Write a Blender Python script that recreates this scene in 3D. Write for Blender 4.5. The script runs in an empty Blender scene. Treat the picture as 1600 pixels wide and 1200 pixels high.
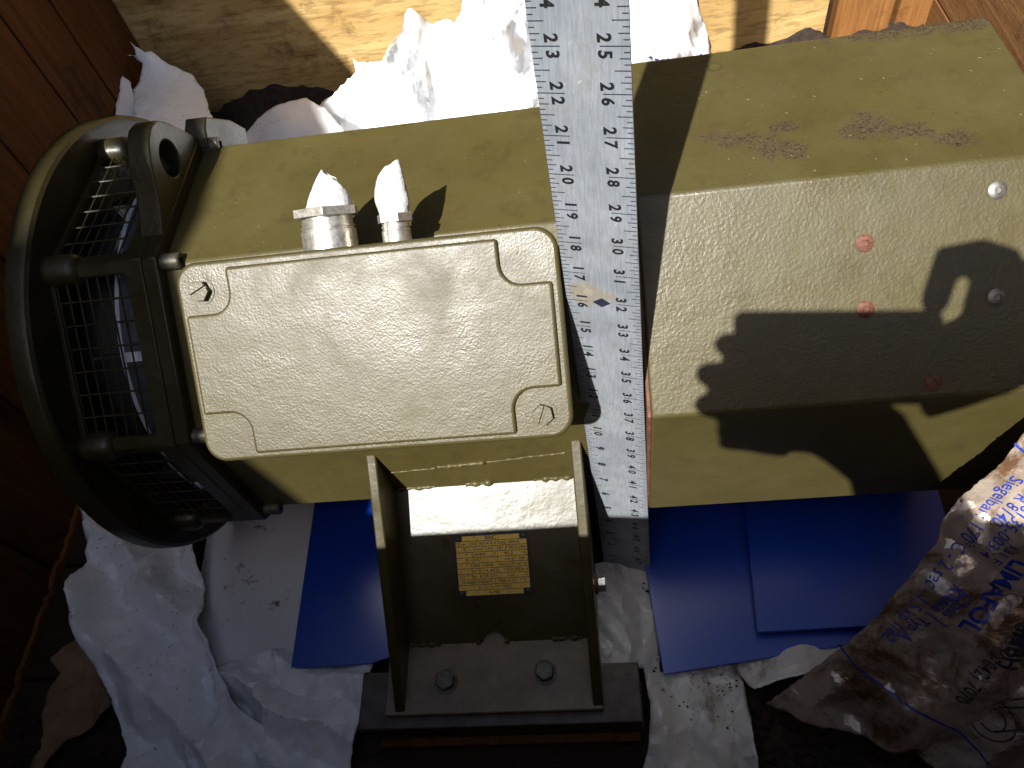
import bpy, bmesh, math, random
import numpy as np
from mathutils import Vector, Matrix, noise
from mathutils.geometry import delaunay_2d_cdt

random.seed(7); RNG = np.random.default_rng(11)
scene = bpy.context.scene
COL = scene.collection
IN = 0.0254                      # all plan dimensions below are in inches, floor at z = 0
H = 31.34                        # height of the camera lens above the crate floor

# ------------------------------------------------------------------ camera, sky, sun, exposure
RX = Vector((0.98993, -0.002386, -0.14154)); DN = Vector((-0.081676, -0.826276, -0.557313)); FW = Vector((-0.115621, 0.563261, -0.81815))
cam_d = bpy.data.cameras.new('camera'); cam = bpy.data.objects.new('camera', cam_d); COL.objects.link(cam)
cam_d.sensor_fit = 'HORIZONTAL'; cam_d.sensor_width = 36.0; cam_d.lens = 36.0*1170/1600
cam_d.clip_start = 0.01; cam_d.clip_end = 500
CAMROT = Matrix((RX, -DN, -FW)).transposed()
cam.matrix_world = Matrix.Translation((0, 0, H*IN)) @ CAMROT.to_4x4()
scene.camera = cam
SUN = Vector((0.22078, 0.55715, -0.80053)).normalized()
world = bpy.data.worlds.new('World'); scene.world = world; world.use_nodes = True
wn = world.node_tree; bg = wn.nodes['Background']
sky = wn.nodes.new('ShaderNodeTexSky'); sky.sky_type = 'NISHITA'; sky.sun_disc = False; sky.dust_density = 2.0; sky.ozone_density = .6
sky.sun_elevation = math.asin(-SUN.z); sky.sun_rotation = math.atan2(-SUN.x, -SUN.y)
wn.links.new(sky.outputs[0], bg.inputs[0]); bg.inputs[1].default_value = 0.075
sun_d = bpy.data.lights.new('sun', 'SUN'); sun_d.energy = 5.0; sun_d.angle = math.radians(0.55); sun_d.color = (1.0, 0.97, 0.92)
sun = bpy.data.objects.new('sun', sun_d); COL.objects.link(sun)
sun.rotation_euler = SUN.to_track_quat('-Z', 'Y').to_euler(); sun.location = (-1, -2, 4)
vs = scene.view_settings; vs.view_transform = 'Standard'; vs.look = 'None'; vs.exposure = 1.0; vs.gamma = 1.0; vs.use_curve_mapping = False

# ------------------------------------------------------------------ materials
def srgb(r, g, b):
    return tuple(((c/255)/12.92 if c/255 <= .04045 else (((c/255)+.055)/1.055)**2.4) for c in (r, g, b)) + (1,)
class M:
    """small node-material builder"""
    def __init__(s, name, rough=.5, metal=0., spec=.5):
        s.m = bpy.data.materials.new(name); s.m.use_nodes = True; s.t = s.m.node_tree
        s.b = s.t.nodes['Principled BSDF']; s.b.inputs['Roughness'].default_value = rough
        s.b.inputs['Metallic'].default_value = metal; s.b.inputs['Specular IOR Level'].default_value = spec
        s.co = s.n('ShaderNodeTexCoord').outputs['Object']
    def n(s, t, **k):
        x = s.t.nodes.new(t)
        for a, v in k.items(): setattr(x, a, v)
        return x
    def l(s, a, b): s.t.links.new(a, b)
    def map(s, scale=(1, 1, 1), rot=(0, 0, 0), loc=(0, 0, 0)):
        x = s.n('ShaderNodeMapping'); s.l(s.co, x.inputs[0])
        x.inputs['Scale'].default_value = scale; x.inputs['Rotation'].default_value = rot; x.inputs['Location'].default_value = loc
        return x.outputs[0]
    def noise(s, scale, detail=3, rough=.55, dist=0., vec=None):
        x = s.n('ShaderNodeTexNoise'); s.l(vec or s.co, x.inputs['Vector'])
        x.inputs['Scale'].default_value = scale; x.inputs['Detail'].default_value = detail
        x.inputs['Roughness'].default_value = rough; x.inputs['Distortion'].default_value = dist
        return x.outputs['Fac']
    def voro(s, scale, vec=None, feature='F1', rnd=1.):
        x = s.n('ShaderNodeTexVoronoi', feature=feature); s.l(vec or s.co, x.inputs['Vector'])
        x.inputs['Scale'].default_value = scale; x.inputs['Randomness'].default_value = rnd
        return x.outputs['Distance']
    def ramp(s, fac, stops, interp='LINEAR'):
        x = s.n('ShaderNodeValToRGB'); s.l(fac, x.inputs[0]); x.color_ramp.interpolation = interp
        e = x.color_ramp.elements
        while len(e) < len(stops): e.new(.5)
        for i, (p, c) in enumerate(stops):
            e[i].position = p; e[i].color = c if hasattr(c, '__len__') else (c, c, c, 1)
        return x.outputs[0]
    def mix(s, fac, a, b, mode='MIX'):
        x = s.n('ShaderNodeMix', data_type='RGBA', blend_type=mode)
        for i, v in ((0, fac), (6, a), (7, b)):
            if hasattr(v, 'links') or hasattr(v, 'is_linked'): s.l(v, x.inputs[i])
            else: x.inputs[i].default_value = v
        return x.outputs[2]
    def math(s, op, a, b=0., c=0.):
        x = s.n('ShaderNodeMath', operation=op)
        for i, v in enumerate((a, b, c)):
            if hasattr(v, 'is_linked'): s.l(v, x.inputs[i])
            else: x.inputs[i].default_value = v
        return x.outputs[0]
    def blob(s, c, r, rotz=0.):
        """1 inside an ellipsoid at c (inches) with radii r, falling to 0 outside"""
        x = s.n('ShaderNodeVectorMath', operation='SUBTRACT'); s.l(s.co, x.inputs[0]); x.inputs[1].default_value = [k*IN for k in c]
        y = s.n('ShaderNodeVectorRotate', rotation_type='Z_AXIS'); s.l(x.outputs[0], y.inputs[0]); y.inputs['Angle'].default_value = -rotz
        z = s.n('ShaderNodeVectorMath', operation='DIVIDE'); s.l(y.outputs[0], z.inputs[0]); z.inputs[1].default_value = [k*IN for k in r]
        w = s.n('ShaderNodeVectorMath', operation='LENGTH'); s.l(z.outputs[0], w.inputs[0])
        return s.math('SUBTRACT', 1., w.outputs['Value'])
    def color(s, v):
        if hasattr(v, 'is_linked'): s.l(v, s.b.inputs['Base Color'])
        else: s.b.inputs['Base Color'].default_value = v
    def rough(s, v): s.l(v, s.b.inputs['Roughness'])
    def bump(s, h, dist, strength=1.):
        x = s.n('ShaderNodeBump'); x.inputs['Strength'].default_value = strength; x.inputs['Distance'].default_value = dist
        s.l(h, x.inputs['Height'])
        if s.b.inputs['Normal'].is_linked: s.l(s.b.inputs['Normal'].links[0].from_socket, x.inputs['Normal'])
        s.l(x.outputs[0], s.b.inputs['Normal'])

OL1 = (.056, .0445, .013, 1); OL2 = (.071, .058, .019, 1); OL3 = (.038, .030, .011, 1)
def olive(name, rough=.42, tex=.00035, texscale=330., spec=.5, extra=None, var=1., k=1.):
    m = M(name, rough, spec=spec)
    A, B, C = [tuple(x*k for x in q[:3])+(1,) for q in (OL1, OL2, OL3)]
    c = m.mix(m.ramp(m.noise(14, 4), [(.3, 0), (.7, 1)]), A, B)
    c = m.mix(m.ramp(m.noise(45, 5, .7), [(.52, 0), (.78, .75*var)]), c, C)
    spots = m.math('MULTIPLY', m.ramp(m.voro(95), [(.05, 1), (.13, 0)]), m.ramp(m.noise(23, 2), [(.56, 0), (.62, 1)]))
    c = m.mix(m.math('MULTIPLY', spots, .8*var), c, (.025, .017, .01, 1))
    sc = m.math('MULTIPLY', m.ramp(m.noise(1., 5, .7, 1.5, vec=m.map((40, 160, 160))), [(.66, 0), (.70, .5)]), m.ramp(m.noise(11, 2), [(.52, 0), (.6, var)]))
    c = m.mix(sc, c, (.10*k, .085*k, .05*k, 1))
    if extra: c = extra(m, c)
    m.color(c)
    m.rough(m.math('ADD', m.math('ADD', m.math('MULTIPLY', m.noise(60, 4, .6), .18), m.math('MULTIPLY', m.ramp(m.noise(16, 5, .65, .5), [(.35, 0), (.68, 1)]), .20)), rough-.17))
    m.bump(m.noise(texscale, 2.5, .55), tex)
    m.bump(m.noise(45, 2), .0007, .6)
    return m.m
def encl_extra(m, c):
    sp = m.ramp(m.noise(520, 4, .8, .6), [(.48, 0), (.60, 1)])
    worn = None
    for cen, r, rz in (((4.5, 18.45, 16.34), (1.1, .5, 1), -.12), ((5.7, 17.85, 16.34), (1.0, .62, 1), -.35), ((6.1, 18.7, 16.34), (.7, .28, 1), 0), ((8.2, 18.35, 16.34), (.9, .75, 1), .4), ((9.2, 17.95, 16.34), (.85, .4, 1), -.1),
                       ((10.42, 17.35, 16.34), (.66, .52, 1), 0), ((10.6, 22.75, 16.34), (3.1, .5, 1), .02), ((12.2, 22.7, 16.34), (1.2, .55, 1), .02)):
        k = m.math('MULTIPLY', m.math('ADD', m.blob(cen, r, rz), m.math('MULTIPLY', m.math('SUBTRACT', m.noise(48, 6, .75, .8), .52), 3.2)), 1.5)
        k = m.ramp(k, [(0.0, 0), (.55, 1)])
        worn = k if worn is None else m.math('MAXIMUM', worn, k)
    c = m.mix(m.math('MULTIPLY', worn, .45), c, (.07, .054, .036, 1))
    c = m.mix(m.math('MULTIPLY', worn, sp), c, (.02, .010, .006, 1))
    # little rings and drips dried on the paint
    v = m.voro(26); ring = m.math('MULTIPLY', m.ramp(v, [(.12, 0), (.15, 1), (.17, 1), (.20, 0)]), m.ramp(m.noise(9, 1), [(.55, 0), (.6, 1)]))
    return m.mix(m.math('MULTIPLY', ring, .55), c, (.02, .016, .008, 1))
MAT = {}
MAT['paint'] = olive('olive_paint', .42, .00022, 260, spec=.3)
MAT['guard'] = olive('shaded_olive_guard_paint', .36, .0003, 200, spec=.4, k=.36)  # body olive, darkened to carry the shade over the fan end
MAT['cast'] = olive('olive_cast_paint', .44, .00024, 600, var=.2, spec=.62, k=.85)
MAT['encl'] = olive('olive_sheet_paint', .43, .00036, 420, spec=.55, extra=encl_extra, var=.7)
MAT['bracket'] = olive('olive_bracket_paint', .36, .00012, 300, var=1., spec=.6, k=.68)
def dusty(m, c):
    return m.mix(m.ramp(m.noise(30, 5, .65), [(.3, .35), (.7, .95)]), c, (.24, .18, .12, 1))
MAT['dusty'] = olive('dusty_bracket_paint', .42, .0002, 300, spec=.4, k=.62, extra=dusty)
def plain(name, c, rough=.5, metal=0., var=.25, scale=60., bump=0., bscale=200., spec=.5):
    m = M(name, rough, metal, spec)
    dark = tuple(x*(1-var) for x in c[:3])+(1,)
    m.color(m.mix(m.ramp(m.noise(scale, 4, .6), [(.35, 0), (.65, 1)]), dark, c))
    m.rough(m.math('ADD', m.math('MULTIPLY', m.noise(scale*1.7, 3), .2), rough-.1))
    if bump: m.bump(m.noise(bscale, 3), bump)
    return m.m
MAT['nickel'] = plain('nickel_plated', (.80, .75, .66, 1), .36, .85, .4, 300, .0001, 500)
MAT['steel'] = plain('dull_steel', (.25, .23, .21, 1), .5, .8, .4, 250, .0002, 300)
MAT['bolt'] = plain('weathered_bolt', (.14, .13, .10, 1), .5, .6, .5, 200, .0003, 300)
MAT['rust'] = plain('rusty_screw', (.17, .065, .036, 1), .7, .2, .55, 350, .0003, 500)
MAT['primer'] = plain('red_primer', (.15, .055, .03, 1), .7, 0, .5, 120)
MAT['dark'] = plain('dark_inner', (.012, .012, .013, 1), .6, 0, .3)
MAT['fan'] = plain('fan_grey', (.05, .06, .075, 1), .45, .2, .3)
MAT['fanrim'] = plain('fan_rim', (.55, .60, .66, 1), .4, .3, .2)
MAT['black'] = plain('black_print', (.012, .012, .014, 1), .45, 0, .3)
MAT['paper'] = plain('white_tissue', (.58, .58, .57, 1), .9, 0, .25, 130, .0018, 160)
MAT['bluecard'] = None
m = M('blue_sheet', .30, spec=.9); c = m.mix(m.noise(8, 3), (.002, .040, .36, 1), (.003, .048, .42, 1))
c = m.mix(m.ramp(m.noise(130, 4, .7), [(.52, 0), (.75, .5)]), c, (.04, .07, .16, 1)); m.color(c); m.bump(m.noise(5, 2), .001); MAT['bluecard'] = m.m
m = M('grey_foam', .85); c = m.mix(m.noise(20, 4), (.66, .65, .67, 1), (.80, .78, .80, 1))
c = m.mix(m.ramp(m.noise(38, 5, .75), [(.60, 0), (.70, .9)]), c, (.05, .03, .02, 1)); m.color(c); m.bump(m.noise(420, 3), .0006); MAT['foam'] = m.m
# brass name plate
m = M('brass_plate', .4, .3); c = m.mix(m.ramp(m.noise(160, 4, .7), [(.35, 0), (.7, 1)]), (.80, .52, .10, 1), (.98, .74, .22, 1))
c = m.mix(m.ramp(m.noise(600, 3, .7), [(.58, 0), (.68, .8)]), c, (.12, .06, .02, 1)); m.color(c); MAT['brass'] = m.m
# brushed aluminium
m = M('brushed_aluminium', .40, .4)
br = m.noise(1., 3, .6, vec=m.map((900, 900, 18)))
c = m.mix(m.ramp(m.noise(30, 4, .6), [(.3, 0), (.7, 1)]), (.29, .32, .36, 1), (.43, .465, .51, 1))
c = m.mix(m.math('MULTIPLY', m.ramp(br, [(.35, 1), (.6, 0)]), .45), c, (.19, .205, .23, 1))
dirt = m.math('MULTIPLY', m.ramp(m.noise(26, 6, .75, .6), [(.51, 0), (.64, 1)]), .75)
c = m.mix(dirt, c, (.14, .135, .12, 1))
c = m.mix(m.math('MULTIPLY', m.ramp(m.noise(34, 6, .78, 1.2), [(.64, 0), (.70, 1)]), .75), c, (.36, .33, .27, 1))
for cen, r, rz in (((-.05, 12.95, 16.2), (.8, .8, .5), .4), ((.1, 13.9, 27.5), (.9, .7, .25), 0)):
    k = m.ramp(m.math('ADD', m.blob(cen, r, rz), m.math('MULTIPLY', m.math('SUBTRACT', m.noise(70, 5, .75), .5), 2.)), [(.15, 0), (.45, .8)])
    c = m.mix(k, c, (.36, .31, .23, 1))
scr = m.math('MULTIPLY', m.ramp(m.noise(1., 4, .7, 2., vec=m.map((160, 160, 70))), [(.62, 0), (.66, 1)]), m.ramp(m.noise(16, 2), [(.5, 0), (.6, .5)]))
c = m.mix(scr, c, (.55, .57, .60, 1))
m.color(c); m.rough(m.math('ADD', m.math('MULTIPLY', m.noise(50, 4), .3), .27)); m.l(m.math('SUBTRACT', .45, m.math('MULTIPLY', dirt, .5)), m.b.inputs['Metallic'])
m.bump(br, .00012); MAT['alu'] = m.m
# wood
def wood(name, a, b, dark, grain=(60, 60, 3), rough=.75, knot=.5, spec=.2):
    m = M(name, rough, spec=spec)
    v = m.map(grain)
    g = m.noise(1., 6, .62, .8, vec=v)
    c = m.mix(m.ramp(g, [(.32, 0), (.66, 1)]), a, b)
    fine = m.noise(1., 3, .7, vec=m.map(tuple(x*6 for x in grain)))
    c = m.mix(m.math('MULTIPLY', m.ramp(fine, [(.5, 0), (.62, 1)]), .35), c, dark)
    kn = m.math('MULTIPLY', m.ramp(m.voro(1., vec=m.map(tuple(x*.16 for x in grain))), [(.10, 1), (.22, 0)]), knot)
    c = m.mix(kn, c, dark)
    st = m.math('MULTIPLY', m.ramp(m.noise(9, 6, .75), [(.54, 0), (.68, 1)]), .75)
    c = m.mix(st, c, dark)
    m.color(c); m.bump(g, .0012); m.bump(m.noise(220, 4, .7), .0004)
    return m.m
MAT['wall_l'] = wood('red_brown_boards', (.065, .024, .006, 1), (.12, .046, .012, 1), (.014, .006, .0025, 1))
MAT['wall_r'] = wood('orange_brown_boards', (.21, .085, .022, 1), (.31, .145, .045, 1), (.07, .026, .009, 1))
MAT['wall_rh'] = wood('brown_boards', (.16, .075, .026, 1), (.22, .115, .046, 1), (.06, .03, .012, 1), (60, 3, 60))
MAT['ply'] = wood('yellow_plywood', (.38, .225, .075, 1), (.58, .41, .17, 1), (.07, .026, .009, 1), (4, 40, 26), knot=.6)
MAT['floorwood'] = wood('dark_floor_boards', (.025, .015, .008, 1), (.045, .026, .013, 1), (.006, .004, .0025, 1), (3, 60, 60))
MAT['rawwood'] = wood('split_raw_wood', (.13, .05, .014, 1), (.19, .085, .026, 1), (.018, .009, .005, 1), (60, 4, 60))
MAT['blocker'] = wood('dark_blocker_boards', (.018, .014, .011, 1), (.028, .021, .016, 1), (.01, .008, .006, 1), rough=1., spec=0.)  # near-black, glossless boards for the added walls, to cut bounced light
MAT['brownpaper'] = plain('brown_paper', (.34, .19, .10, 1), .75, 0, .4, 25, .0008, 120)
MAT['soil'] = plain('soil', (.03, .018, .011, 1), .95, 0, .7, 90, .004, 130)
MAT['ground'] = plain('bare_ground', (.10, .075, .05, 1), .95, 0, .5, 8, .01, 30)
MAT['skin'] = plain('skin', (.55, .33, .23, 1), .5, 0, .12, 40)
MAT['glassblack'] = plain('phone_glass', (.012, .012, .014, 1), .12, 0, .1)
# foils
def foil(name, c1, c2, dirtc, dirt=.5, rough=.34, dlo=.57, sheen=0.):
    m = M(name, rough, sheen)
    c = m.mix(m.noise(12, 3), c1, c2)
    k = m.math('MULTIPLY', m.ramp(m.noise(16, 8, .72, .4), [(dlo, 0), (dlo+.13, 1)]), dirt)
    c = m.mix(k, c, dirtc)
    sp = m.math('MULTIPLY', m.ramp(m.voro(150), [(.10, 1), (.2, 0)]), m.ramp(m.noise(18, 3), [(.55, 0), (.62, .8)]))
    c = m.mix(sp, c, (.06, .04, .025, 1))
    m.color(c); m.rough(m.math('ADD', m.math('MULTIPLY', m.noise(40, 3), .25), rough-.1))
    m.bump(m.noise(45, 5, .65, .5), .0018)
    return m.m
MAT['foil'] = foil('white_film', (.82, .83, .85, 1), (.90, .91, .92, 1), (.50, .44, .37, 1), .4, .24)
m = M('silver_lined_film', .46)
st = m.ramp(m.noise(1., 5, .6, 1.4, vec=m.map((17, 4.5, 8), rot=(0, 0, .5))), [(.47, 0), (.60, 1)])
m.color(m.mix(st, (.86, .87, .88, 1), (.46, .48, .51, 1))); m.l(m.math('MULTIPLY', st, .8), m.b.inputs['Metallic'])
m.bump(m.noise(35, 4, .6, .5), .0012); MAT['foil_back'] = m.m
MAT['foil_dirty'] = foil('dirty_white_film', (.66, .62, .55, 1), (.78, .74, .67, 1), (.14, .09, .05, 1), .85, .28, .54)
MAT['foil_print'] = foil('printed_silver_film', (.38, .29, .21, 1), (.54, .46, .39, 1), (.13, .062, .022, 1), .92, .15, .46, .4)
MAT['foil_clear'] = foil('cloudy_film', (.68, .68, .70, 1), (.8, .8, .82, 1), (.5, .45, .4, 1), .3, .3)
MAT['ink'] = plain('blue_ink', (.012, .035, .28, 1), .35, 0, .2)
MAT['inkdark'] = plain('dark_ink', (.02, .022, .035, 1), .4, 0, .2)

# ------------------------------------------------------------------ mesh helpers
class MB:
    def __init__(s): s.v = []; s.f = []
    def add(s, vs_, fs):
        o = len(s.v); s.v += [tuple(p) for p in vs_]; s.f += [tuple(i+o for i in f) for f in fs]; return s
    def box(s, x0, x1, y0, y1, z0, z1, fr=None):
        g = fr or (lambda a, b, c: (a, b, c))
        p = [g(x, y, z) for z in (z0, z1) for y in (y0, y1) for x in (x0, x1)]
        return s.add(p, [(0, 2, 3, 1), (4, 5, 7, 6), (0, 1, 5, 4), (1, 3, 7, 5), (3, 2, 6, 7), (2, 0, 4, 6)])
    def prism(s, poly, d0, d1, fr):
        n = len(poly)
        p = [fr(a, b, d0) for a, b in poly]+[fr(a, b, d1) for a, b in poly]
        return s.add(p, [tuple(range(n))[::-1], tuple(range(n, 2*n))]+[(i, (i+1) % n, n+(i+1) % n, n+i) for i in range(n)])
    def ring(s, outer, inner, d0, d1, fr):
        n = len(outer)
        p = [fr(a, b, d) for d in (d0, d1) for loop in (outer, inner) for a, b in loop]
        f = []
        for i in range(n):
            j = (i+1) % n
            f += [(i, n+i, n+j, j), (2*n+i, 2*n+j, 3*n+j, 3*n+i), (i, j, 2*n+j, 2*n+i), (n+i, 3*n+i, 3*n+j, n+j)]
        return s.add(p, f)
    def tube(s, pts, radii, seg=10):
        pts = [Vector(p) for p in pts]; n = len(pts); vs_ = []
        if not hasattr(radii, '__len__'): radii = [radii]*n
        up = None
        for i, p in enumerate(pts):
            d = (pts[min(i+1, n-1)]-pts[max(i-1, 0)]).normalized()
            a = d.orthogonal().normalized() if up is None else (up-d*up.dot(d)).normalized()
            up = a; b_ = d.cross(a)
            vs_ += [p+(a*math.cos(t)+b_*math.sin(t))*radii[i] for t in [2*math.pi*k/seg for k in range(seg)]]
        f = [(i*seg+k, i*seg+(k+1) % seg, (i+1)*seg+(k+1) % seg, (i+1)*seg+k) for i in range(n-1) for k in range(seg)]
        f += [tuple(range(seg))[::-1], tuple(range((n-1)*seg, n*seg))]
        return s.add(vs_, f)
    def lathe(s, prof, fr, seg=48):
        """prof: list of (d along axis, r); fr(a,b,d) with axis d"""
        n = len(prof); vs_ = []
        for d, r in prof: vs_ += [fr(r*math.cos(t), r*math.sin(t), d) for t in [2*math.pi*k/seg for k in range(seg)]]
        f = [(i*seg+k, i*seg+(k+1) % seg, (i+1)*seg+(k+1) % seg, (i+1)*seg+k) for i in range(n-1) for k in range(seg)]
        return s.add(vs_, f+[tuple(range(seg))[::-1], tuple(range((n-1)*seg, n*seg))])
    def build(s, name, mat, parent=None, bevel=0., smooth=35, seg=2):
        me = bpy.data.meshes.new(name); me.from_pydata([(x*IN, y*IN, z*IN) for x, y, z in s.v], [], s.f); me.validate()
        bm = bmesh.new(); bm.from_mesh(me); bmesh.ops.recalc_face_normals(bm, faces=bm.faces); bm.to_mesh(me); bm.free()
        me.materials.append(MAT[mat] if isinstance(mat, str) else mat)
        me.polygons.foreach_set('use_smooth', [True]*len(me.polygons)); me.set_sharp_from_angle(angle=math.radians(smooth))
        o = bpy.data.objects.new(name, me); COL.objects.link(o)
        if parent: attach(o, parent)
        if bevel:
            b_ = o.modifiers.new('bevel', 'BEVEL'); b_.width = bevel*IN; b_.segments = seg; b_.limit_method = 'ANGLE'; b_.angle_limit = math.radians(40)
        return o
def attach(o, parent):
    o.parent = parent                      # parts keep world coordinates: only a top-level Empty carries an offset
    if parent.parent is None: o.matrix_parent_inverse = Matrix.Translation(-parent.location)
def tag(o, label=None, cat=None, group=None, kind=None):
    if label: o['label'] = label
    if cat: o['category'] = cat
    if group: o['group'] = group
    if kind: o['kind'] = kind
    return o
def thing(name, label, cat, loc, group=None):
    o = bpy.data.objects.new(name, None); COL.objects.link(o); o.location = [k*IN for k in loc]; o.empty_display_size = .05
    return tag(o, label, cat, group)
def wid(a, b, c): return (a, b, c)
def rrect(x0, x1, y0, y1, r, n=5):
    p = []
    for cx, cy, a0 in ((x1-r, y1-r, 0), (x0+r, y1-r, 90), (x0+r, y0+r, 180), (x1-r, y0+r, 270)):
        for k in range(n+1):
            a = math.radians(a0+90*k/n); p.append((cx+r*math.cos(a), cy+r*math.sin(a)))
    return p
def hexa(r, rot=0.): return [(r*math.cos(math.radians(60*k)+rot), r*math.sin(math.radians(60*k)+rot)) for k in range(6)]
def circ(r, n=24, cx=0, cy=0): return [(cx+r*math.cos(2*math.pi*k/n), cy+r*math.sin(2*math.pi*k/n)) for k in range(n)]
def text_mesh(body, size=1., bold=0., align='CENTER', sx=1.):
    cu = bpy.data.curves.new('t', 'FONT'); cu.body = body; cu.size = size; cu.offset = bold; cu.align_x = align; cu.align_y = 'CENTER'; cu.resolution_u = 3
    o = bpy.data.objects.new('t', cu); COL.objects.link(o)
    bpy.context.view_layer.update()
    me = bpy.data.meshes.new_from_object(o.evaluated_get(bpy.context.evaluated_depsgraph_get()))
    v = [(p.co.x*sx, p.co.y) for p in me.vertices]; f = [tuple(p.vertices) for p in me.polygons]
    bpy.data.objects.remove(o); bpy.data.curves.remove(cu); bpy.data.meshes.remove(me)
    return v, f

# ------------------------------------------------------------------ the generator's frame
YA, ZA = 19.62, 8.54             # shaft axis runs along x
T8 = math.tan(math.pi/8)
DB, DE, DG = 6.864, 7.8, 7.35    # apothems: body, end housing, fan guard
def face(ang):
    """local (x, s up the facet, d outward from the axis) for the octagon facet whose normal stands ang degrees above the front"""
    c, s_ = math.cos(math.radians(ang)), math.sin(math.radians(ang))
    return lambda x, s, d: (x, YA+s*s_-d*c, ZA+s*c+d*s_)
def octa(D): return [(D/math.cos(math.pi/8)*math.cos(math.radians(22.5+45*k)), D/math.cos(math.pi/8)*math.sin(math.radians(22.5+45*k))) for k in range(8)]
def axial(a, b, d): return (d, YA+a, ZA+b)

# ================================================================== setting: crate, ground
g = MB().box(-400, 400, -400, 400, -6, -1.2).build('ground', 'ground'); tag(g, kind='structure')
XL, XR, YF, YB, TOPZ = -26.5, 21.2, -1.0, 43.5, 23.1
crate = thing('wooden_crate', 'open wooden crate of brown boards and plywood around the generator', 'crate', (-3, 21, -1.2))
def struct_part(name, parent=crate): 
    o = bpy.data.objects.new(name, None); COL.objects.link(o); attach(o, parent); return o
random.seed(3)
# floor boards
y = YF-.9
fl = struct_part('floor')
while y < YB:
    w = random.uniform(4.6, 5.6); y1 = min(y+w, YB+.9)
    MB().box(XL-.9, XR+.9, y+.05, y1-.05, -1.1, random.uniform(-.06, 0)).build('plank', 'floorwood', fl, .05); y = y1
# left wall: upright boards
lw = struct_part('left_wall')
seams = [-5.6, -1.9, 2.1, 7.4, 12.9, 18.4, 24.0, 28.9, 34.3, 38.25, 43.5]
for i in range(len(seams)-1):
    dx = random.uniform(-.10, .06)
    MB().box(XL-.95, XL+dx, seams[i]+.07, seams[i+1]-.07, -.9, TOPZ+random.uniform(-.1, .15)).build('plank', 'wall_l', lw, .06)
# ragged raw-wood strip along the foot of the left wall
mb = MB(); poly = []
n = 110
for k in range(n):
    yy = 1+k*(22/n); poly.append((yy, .30+.35*noise.noise(Vector((yy*.9, 0, 0)))+.30*noise.noise(Vector((yy*3.1, 4, 0)))))
pts = [(a, 0.02) for a, _ in (poly[0], poly[-1])]
mb.prism([(poly[0][0], .0)]+[(a, max(.03, b)) for a, b in poly]+[(poly[-1][0], .0)], XL+.03, XL+.28, lambda a, b, d: (d, a, b))
mb.build('splintered_strip', 'rawwood', lw)
# back wall: plywood and boards
bw = struct_part('back_wall')
MB().box(XL-.9, 15.3, YB, YB+.8, -.9, TOPZ).build('plywood_panel', 'ply', bw, .04)
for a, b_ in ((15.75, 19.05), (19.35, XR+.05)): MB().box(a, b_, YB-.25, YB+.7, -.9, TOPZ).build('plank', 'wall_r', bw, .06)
MB().box(15.2, 21.2, YB+.72, YB+1.2, -.9, TOPZ-.3).build('backing_board', 'floorwood', bw)
rw = struct_part('right_wall')
z = -.9
while z < TOPZ-1:
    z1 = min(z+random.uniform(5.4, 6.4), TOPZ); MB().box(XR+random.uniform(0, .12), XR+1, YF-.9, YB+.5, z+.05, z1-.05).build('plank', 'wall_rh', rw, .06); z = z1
fw_ = struct_part('front_wall')
z = -.9
for z1 in (5, 11, 17, 23, TOPZ):
    MB().box(XL-.9, XR+1, YF-.9, YF, z+.05, z1-(.05 if z1 < TOPZ else 0)).build('plank', 'wall_rh', fw_, .04); z = z1

# added unseen walls: gabled left one shades the fan end, others block skylight
def blocker(name, label, fr, a0, a1, top, step=6.2, skip=None):
    t = thing(name, label, 'added wall', fr((a0+a1)/2, -1.2, 0), 'unseen board walls added around the crate to block light')
    a = a0
    while a < a1-.1:
        b_ = min(a+step, a1); sp = skip if skip and a < skip[1]-.1 and b_ > skip[0]+.1 else None
        poly = lambda za, zb, z0: [(a+.03, z0), (b_-.03, z0), (b_-.03, zb), (a+.03, za)]
        if sp:
            MB().prism(poly(sp[2], sp[2], -1.2), 0, .8, fr).build('board', 'blocker', t); MB().prism(poly(top(a), top(b_), sp[3]), 0, .8, fr).build('board', 'blocker', t)
        else: MB().prism(poly(top(a), top(b_), -1.2), 0, .8, fr).build('board', 'blocker', t)
        a = b_
    for z in (20, 48): MB().box(a0, a1, z, z+3, .8, 2.2, fr).build('rail', 'blocker', t)
    return t
def gable(y): return 74.5+(y+20)*.80 if y < -20 else 74.5-(y+20)*.615 if y < 22 else 48.7  # top edge shaped to place the shade boundary
blocker('blocker_wall', 'unseen gabled board wall added left of the crate to cast shade', lambda a, b, d: (-28.7-d, a, b), -49.5, 58, gable, 4.0, (-13.5, -5.5, 57.4, 63.0))  # slot in the boards shaped to let sun onto the fan rim
blocker('blocker_wall', 'unseen tall board wall added behind the crate to block skylight', lambda a, b, d: (a, 58.2+d, b), -28, 44, lambda a: 118)
blocker('blocker_wall', 'unseen tall board wall added right of the crate to block skylight', lambda a, b, d: (44.2+d, a, b), -10, 58, lambda a: 118)

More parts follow.
